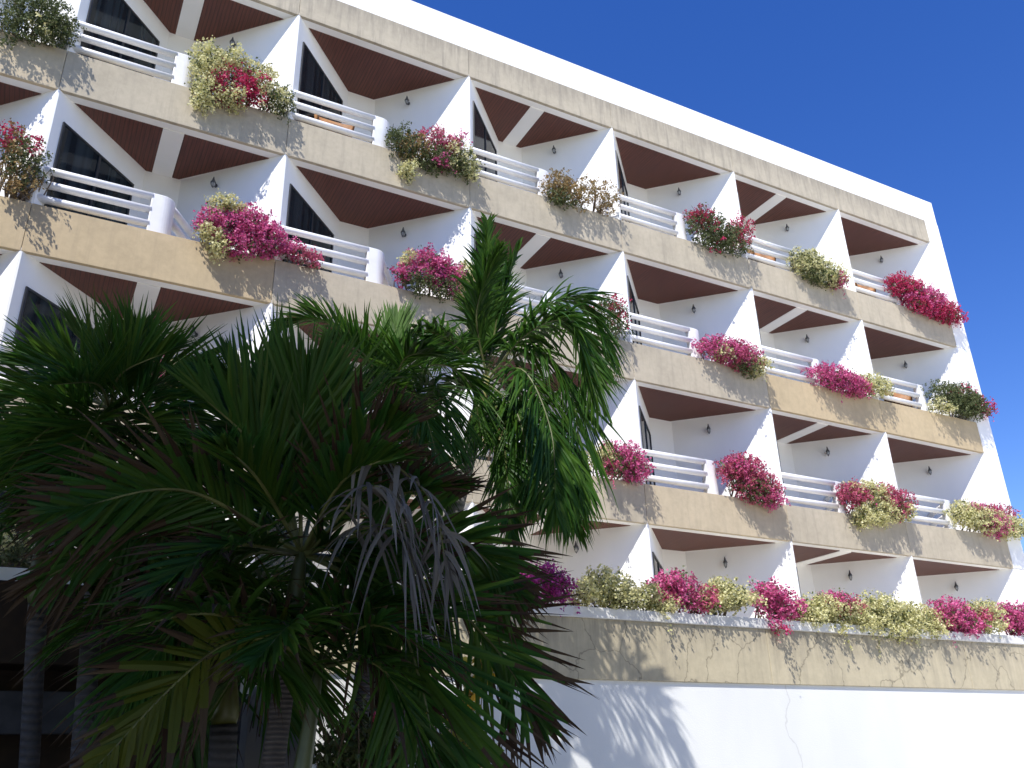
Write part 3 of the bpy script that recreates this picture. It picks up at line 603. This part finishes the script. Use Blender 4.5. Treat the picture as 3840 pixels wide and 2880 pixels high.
# left palm
l_top = at(238, 880, -5.2); l_lo = at(195, 1400, -5.2)
Lp = palm('dark palm at the left with upswept fronds in front of the lowest left railing', ext(l_lo, l_top), l_top, .062, .8, 'trunk_shade')
for pts in ([(238,885,-5.2),(300,960,-5.4),(420,1010,-5.5)], [(238,885,-5.2),(150,980,-4.8),(40,1010,-4.6)], [(238,885,-5.2),(240,980,-4.7),(230,1120,-4.5)], [(238,885,-5.2),(340,980,-4.8),(400,1100,-4.6)],
            [(238,885,-5.2),(130,900,-4.7),(-20,960,-4.5)], [(238,885,-5.2),(180,1000,-5.7),(120,1150,-6.0)], [(238,885,-5.2),(360,930,-5.8),(480,1020,-6.1)]):
    frond(Lp, px3(pts), n=44, L=.5, wd=.032, droop=.2, vee=.2, dry=.12, mats=DK)
for pts, kw in [([(238,880,-5.2),(160,800,-5.2),(60,790,-5.3)], {}), ([(238,880,-5.2),(215,780,-5.1),(160,720,-5.0)], {}), ([(240,880,-5.2),(280,780,-5.2),(300,720,-5.3)], {}),
            ([(240,880,-5.2),(340,800,-5.2),(450,810,-5.3)], {}), ([(240,880,-5.2),(320,850,-5.5),(380,960,-5.7)], {}), ([(236,880,-5.2),(130,880,-5.3),(30,990,-5.4)], {}),
            ([(236,880,-5.2),(120,840,-5.0),(0,870,-4.9)], {}), ([(238,885,-5.2),(200,920,-5.6),(140,1060,-5.8)], {}), ([(240,885,-5.2),(400,860,-5.0),(540,940,-4.9)], {}),
            ([(238,885,-5.2),(290,940,-5.0),(310,1080,-4.9)], {}), ([(238,885,-5.2),(100,930,-5.5),(-30,1080,-5.6)], {}), ([(238,885,-5.2),(210,830,-5.7),(120,830,-6.1)], {}), ([(238,885,-5.2),(330,840,-4.8),(420,900,-4.6)], {}), ([(238,885,-5.2),(180,840,-4.8),(110,780,-4.6)], {}), ([(238,885,-5.2),(300,890,-5.8),(430,1000,-6.1)], {}), ([(238,885,-5.2),(160,960,-5.2),(60,1100,-5.2)], {}), ([(238,885,-5.2),(260,810,-5.7),(360,760,-6.0)], {})]:
    frond(Lp, px3(pts), n=50, L=.56, wd=.030, droop=.08, vee=.75, dry=.05, mats=DK)
# palm low at the far left
f_top = at(90, 1150, -4.6); f_lo = at(66, 1600, -4.6)
Fp = palm('grey trunked palm standing closest to the lower left corner', ext(f_lo, f_top), f_top, .062, .5, 'trunk_shade')
for pts in ([(90,1150,-4.6),(40,1050,-4.6),(-40,1060,-4.6)], [(90,1150,-4.6),(150,1040,-4.7),(250,1050,-4.8)], [(90,1150,-4.6),(180,1110,-4.4),(300,1190,-4.3)], [(90,1150,-4.6),(90,1020,-4.9),(120,940,-5.0)],
            [(90,1150,-4.6),(10,1130,-4.9),(-60,1220,-5.0)], [(90,1150,-4.6),(190,1080,-4.9),(330,1080,-5.1)], [(90,1150,-4.6),(130,1130,-5.2),(170,1240,-5.4)], [(90,1150,-4.6),(240,1100,-4.2),(380,1180,-4.0)], [(90,1150,-4.6),(200,1150,-5.0),(300,1260,-5.2)], [(90,1150,-4.6),(40,1000,-4.3),(20,900,-4.1)], [(90,1150,-4.6),(190,1020,-4.3),(280,960,-4.1)]):
    frond(Fp, px3(pts), n=46, L=.6, wd=.034, droop=.25, dry=.15, mats=DK)
# tall sunlit palm
t_top = at(1052, 815, -4.2); t_lo = at(868, 1570, -4.2)
B = palm('tall sunlit palm leaning right with a yellowish crownshaft and drooping glossy fronds', ext(t_lo, t_top), t_top, .085, .75, 'trunk_grey', 'shaft_pale', .07)
SU = ('palm_sun', 'palm_sun')
for pts, kw in [
    ([(1052,820,-4.2),(1050,660,-4.2),(1052,480,-4.3)], dict(L=.42, a0=38, a1=14, droop=.12, vee=.3)),
    ([(1052,820,-4.2),(1080,660,-4.3),(1120,530,-4.4)], dict(L=.36, a0=36, a1=14, droop=.12)),
    ([(1052,820,-4.2),(1030,670,-4.4),(1080,540,-4.8)], dict(L=.40, a0=36, a1=14, droop=.2)),
    ([(1054,820,-4.2),(1140,690,-4.3),(1250,650,-4.5),(1320,760,-4.7)], dict(L=.58, droop=.5, vee=.2)),
    ([(1054,820,-4.2),(1130,720,-3.9),(1230,690,-3.7),(1300,790,-3.6)], dict(L=.55, droop=.5, vee=.2)),
    ([(1054,825,-4.2),(1150,755,-4.5),(1235,850,-4.8),(1255,1080,-5.0)], dict(L=.55, droop=.6, vee=.1)),
    ([(1054,830,-4.2),(1120,840,-4.2),(1200,980,-4.2),(1240,1130,-4.2)], dict(L=.48, droop=.5, vee=.1)),
    ([(1050,825,-4.2),(970,735,-4.3),(890,720,-4.4),(830,800,-4.5)], dict(L=.45, droop=.4)),
    ([(1052,830,-4.2),(1085,930,-4.6),(1105,1150,-4.9)], dict(L=.38, droop=.5)),
    ([(1052,820,-4.2),(1000,740,-3.8),(940,760,-3.5)], dict(L=.45, droop=.4)),
    ([(1052,830,-4.2),(960,850,-4.0),(900,1000,-3.9)], dict(L=.42, droop=.4)),
    ([(1054,820,-4.2),(1140,720,-4.6),(1230,700,-4.9),(1290,860,-5.1)], dict(L=.55, droop=.5, vee=.2)),
    ([(1054,825,-4.2),(1130,800,-4.8),(1190,930,-5.1),(1200,1100,-5.2)], dict(L=.5, droop=.6, vee=.1)),
    ([(1052,820,-4.2),(1070,690,-3.9),(1080,560,-3.8)], dict(L=.40, a0=36, a1=14, droop=.15)),
    ([(1052,825,-4.2),(1120,900,-4.7),(1150,1080,-4.9)], dict(L=.34, droop=.7, fill=.8))]:
    kw['L'] *= 1.22; kw['droop'] *= 1.2
    frond(B, px3(pts), n=84, wd=.044, mats=SU, dry=.05, jit=.28, **kw)
# second sunlit palm
c_top = at(850, 885, -4.5); c_lo = at(772, 1580, -4.5)
Cp = palm('sunlit palm with a pale upright young frond, left of the tall leaning palm', ext(c_lo, c_top), c_top, .075, .6, 'trunk')
for pts, kw in [
    ([(850,885,-4.5),(842,780,-4.5),(858,690,-4.5)], dict(L=.46, a0=30, a1=12, droop=.03, mats=('palm_young', 'palm_young'))),
    ([(848,885,-4.5),(770,745,-4.5),(690,690,-4.4),(610,700,-4.3)], dict(L=.36, droop=.2)),
    ([(848,885,-4.5),(790,770,-4.7),(730,740,-4.9)], dict(L=.42, droop=.05, vee=.8)),
    ([(852,885,-4.5),(930,790,-4.6),(1010,820,-4.7),(1040,930,-4.8)], dict(L=.46, droop=.4)),
    ([(852,885,-4.5),(940,840,-4.9),(990,970,-5.1)], dict(L=.46, droop=.4)),
    ([(848,888,-4.5),(760,850,-4.6),(700,960,-4.7)], dict(L=.42, droop=.4)),
    ([(850,890,-4.5),(820,960,-4.9),(800,1080,-5.1)], dict(L=.4, droop=.4)),
    ([(852,888,-4.5),(900,930,-4.3),(950,1080,-4.2)], dict(L=.42, droop=.4)),
    ([(850,885,-4.5),(900,760,-4.2),(960,720,-4.0)], dict(L=.42, droop=.2)),
    ([(850,885,-4.5),(830,830,-5.1),(760,830,-5.4)], dict(L=.42, droop=.3)),
    ([(850,885,-4.5),(800,880,-4.1),(700,880,-3.8)], dict(L=.42, droop=.3)), ([(850,885,-4.5),(870,780,-4.9),(930,760,-5.2)], dict(L=.42, droop=.2)), ([(850,885,-4.5),(900,860,-5.1),(950,1000,-5.4)], dict(L=.42, droop=.4)), ([(850,885,-4.5),(780,830,-5.0),(680,850,-5.3)], dict(L=.42, droop=.2))]:
    kw.setdefault('mats', SU); kw['L'] *= 1.2; frond(Cp, px3(pts), n=64, wd=.034, dry=.04, **kw)
# dead leaf skirt on the tall palm's trunk
for i in range(9):
    q0 = at(868+rng.uniform(-4, 4), 1420, -4.2); a = rng.uniform(0, 2*math.pi); e = np.array([math.cos(a), math.sin(a), 0])
    frond(B, [q0, q0+e*.18+np.array([0, 0, .02]), q0+e*.30+np.array([0, 0, -.25]), q0+e*.30+np.array([0, 0, -.6])], n=14, L=.25, wd=.03, droop=.8, mats=('palm_dry', 'palm_dry'), name='dead_frond', label='brown dead frond in the skirt round the trunk')
# small understorey palm
s_top = at(905, 1640, -3.6)
Sp = palm('small low palm with blue green leaflets at the foot of the white wall', (s_top[0], s_top[1], 0), s_top, .05, .3, 'trunk')
for pts in ([(905,1640,-3.6),(860,1570,-3.7),(815,1600,-3.8)], [(905,1640,-3.6),(930,1560,-3.7),(960,1590,-3.8)], [(905,1640,-3.6),(890,1560,-3.5),(880,1510,-3.4)], [(905,1640,-3.6),(960,1620,-4.0),(1000,1680,-4.2)], [(905,1640,-3.6),(850,1640,-4.0),(800,1690,-4.2)]):
    frond(Sp, px3(pts), n=26, L=.32, wd=.022, droop=.15, mats=('palm_sun', 'palm_dry'), dry=.05)

# ------------------------------------------------------------------ low shrubs
def shrub(name, label, cat, Y, blobs, mat, size, n):
    W = [(at(x, y, Y), rx, rz) for x, y, rx, rz in blobs]
    root = thing(name, label, cat, (W[0][0][0], Y, 0)); mb = MB(); P = []
    for c, rx, rz in W: P.append(blobpts(c, (rx, rx*.8, rz), int(n*rx*rz), 5, .05))
    P = np.concatenate(P); V, F = leafquads(P, size, .5); mb.v = [V]; mb.f = F; mb.mi = [0]*len(F); mb.n = len(V)
    mb.build('leaves', mat, root); st = MB()
    for c, rx, rz in W:
        for _ in range(4):
            e = c + rng.normal(size=3)*np.array([rx, rx, rz])*.4; b0 = np.array([W[0][0][0]+rng.uniform(-.15, .15), Y+rng.uniform(-.1, .1), 0])
            st.tube([b0, b0*.5+e*.5+rng.normal(size=3)*.04, e], [.016, .011, .004], 5)
    st.build('stems', 'stem', root); return root
sh = shrub('garden_shrub', 'dark green leafy shrub at the bottom between the palm trunks', 'shrub', -5.0, [(790,1610,.32,.28),(740,1640,.25,.22),(840,1650,.22,.16)], 'shrub', .06, 2600)
fl = MB(); P = np.concatenate([at(812, 1545, -5.15)+rng.normal(size=(14, 3))*.02]); V, F = leafquads(P, .04, .8); fl.v = [V]; fl.f = F; fl.mi = [0]*len(F); fl.n = len(V); fl.build('red_flower', 'R', sh)
shrub('croton_plant', 'yellow and green spotted croton in front of the sunlit white wall', 'plant', -3.3, [(1000,1590,.22,.28),(960,1540,.2,.2),(1040,1640,.2,.2),(1020,1480,.12,.22),(1050,1420,.10,.22)], 'croton', .13, 620)

# pale round topped pillar behind the ringed trunk
MAT['dimwall'] = stucco('shade_darkened_pillar_render', (.15, .148, .145), .2)  # pale pillar coloured darker grey to stand in for shade
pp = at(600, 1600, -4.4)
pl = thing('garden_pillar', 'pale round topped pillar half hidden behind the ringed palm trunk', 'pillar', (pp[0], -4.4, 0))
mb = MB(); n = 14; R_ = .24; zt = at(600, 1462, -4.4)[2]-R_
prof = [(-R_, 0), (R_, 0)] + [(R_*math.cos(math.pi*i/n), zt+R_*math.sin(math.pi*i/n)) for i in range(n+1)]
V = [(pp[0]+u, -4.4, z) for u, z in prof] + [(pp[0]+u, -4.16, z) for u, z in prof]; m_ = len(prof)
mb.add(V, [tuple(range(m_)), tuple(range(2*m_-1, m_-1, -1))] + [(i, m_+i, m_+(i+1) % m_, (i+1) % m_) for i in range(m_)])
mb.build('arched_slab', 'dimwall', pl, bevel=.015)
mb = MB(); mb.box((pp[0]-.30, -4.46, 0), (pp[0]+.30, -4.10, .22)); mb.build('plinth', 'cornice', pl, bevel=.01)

# ------------------------------------------------------------------ dark timber pavilion at the left
MAT['brownboard'] = plain('shade_darkened_brown_boards', (.014, .008, .004), .7, 0, .35, .2)  # dark brown lowered further, deep shade put into the colour
MAT['greywall'] = plain('shade_darkened_grey_plaster', (.028, .029, .033), .85, 0, .25, .2)  # grey lowered the same way to carry the pavilion's shade
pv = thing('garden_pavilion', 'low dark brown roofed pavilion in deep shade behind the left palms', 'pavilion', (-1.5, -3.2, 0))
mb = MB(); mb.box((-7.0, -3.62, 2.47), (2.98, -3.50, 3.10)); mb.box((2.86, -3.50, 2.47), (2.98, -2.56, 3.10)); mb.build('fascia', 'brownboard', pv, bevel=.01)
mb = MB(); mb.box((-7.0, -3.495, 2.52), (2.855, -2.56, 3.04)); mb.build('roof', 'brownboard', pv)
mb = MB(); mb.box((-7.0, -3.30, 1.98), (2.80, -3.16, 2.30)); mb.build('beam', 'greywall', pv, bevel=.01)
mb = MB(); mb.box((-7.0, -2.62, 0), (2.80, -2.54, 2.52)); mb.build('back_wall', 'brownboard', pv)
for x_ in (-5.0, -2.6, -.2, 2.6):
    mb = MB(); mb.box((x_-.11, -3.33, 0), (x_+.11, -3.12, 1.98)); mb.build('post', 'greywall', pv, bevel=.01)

# ------------------------------------------------------------------ unseen trees added to throw shade, left of and behind the viewpoint
def tree(label, base, c, r, n, size=.34):
    root = thing('added_shade_tree', label, 'tree', base, 'unseen trees added for shade around the viewpoint')
    c = np.asarray(c, float); b0 = np.asarray(base, float)
    mb = MB(); mb.tube([b0, b0*.6+c*.4+np.array([.2, .1, 0]), b0*.2+c*.8], [.32, .24, .15], 12); mb.build('trunk', 'bark', root, True)
    lb = MB()
    for i in range(9):
        d = rng.normal(size=3); d[2] = abs(d[2])*.6; d /= np.linalg.norm(d); s_ = b0*.35+c*.65
        lb.tube([s_, s_*.5+(c+d*r*.8)*.5+rng.normal(size=3)*.2, c+d*np.asarray(r)*.85], [.11, .07, .02], 7)
    lb.build('branches', 'bark', root, True)
    P = []
    for i in range(46):
        d = rng.normal(size=3); d /= np.linalg.norm(d); cc = c + d*np.asarray(r)*(.25+.65*rng.random())
        P.append(blobpts(cc, np.asarray(r)*.26, n//46//4, 4, .14, .5))
    P = np.concatenate(P); D = P-CAM; zz = D@cf; xx = np.abs(D@cR)/np.maximum(zz, 1e-3); yy = np.abs(D@cU)/np.maximum(zz, 1e-3)
    P = P[~((zz > 0) & (xx < 1920/FPX+.12) & (yy < 1440/FPX+.12))]      # leaves inside the camera view dropped so the crowns stay unseen
    V, F = leafquads(P, size, .55); cb = MB(); cb.v = [V]; cb.f = F; cb.mi = [0]*len(F); cb.n = len(V); cb.build('crown', 'treeleaf', root)
rng = np.random.default_rng(5)
tree('unseen broad tree added overhead left of the palms to shade them', (-5.5, -9.0, 0), (-4.3, -8.2, 8.2), (5.0, 4.2, 2.8), 34000)
tree('unseen dense tree added at the far left to shade the terrace wall', (-5.0, -4.9, 0), (-4.0, -5.0, 7.4), (3.6, 2.5, 3.6), 26000)
tree('unseen tall tree added behind the viewpoint to block sky light', (4.0, -17.0, 0), (4.0, -15.5, 7.5), (7.0, 3.8, 5.5), 26000)
tree('unseen leaning tree added above the viewpoint to shade the nearest palm', (-2.2, -13.2, 0), (0.3, -9.2, 8.7), (2.7, 2.3, 1.6), 14000, .30)
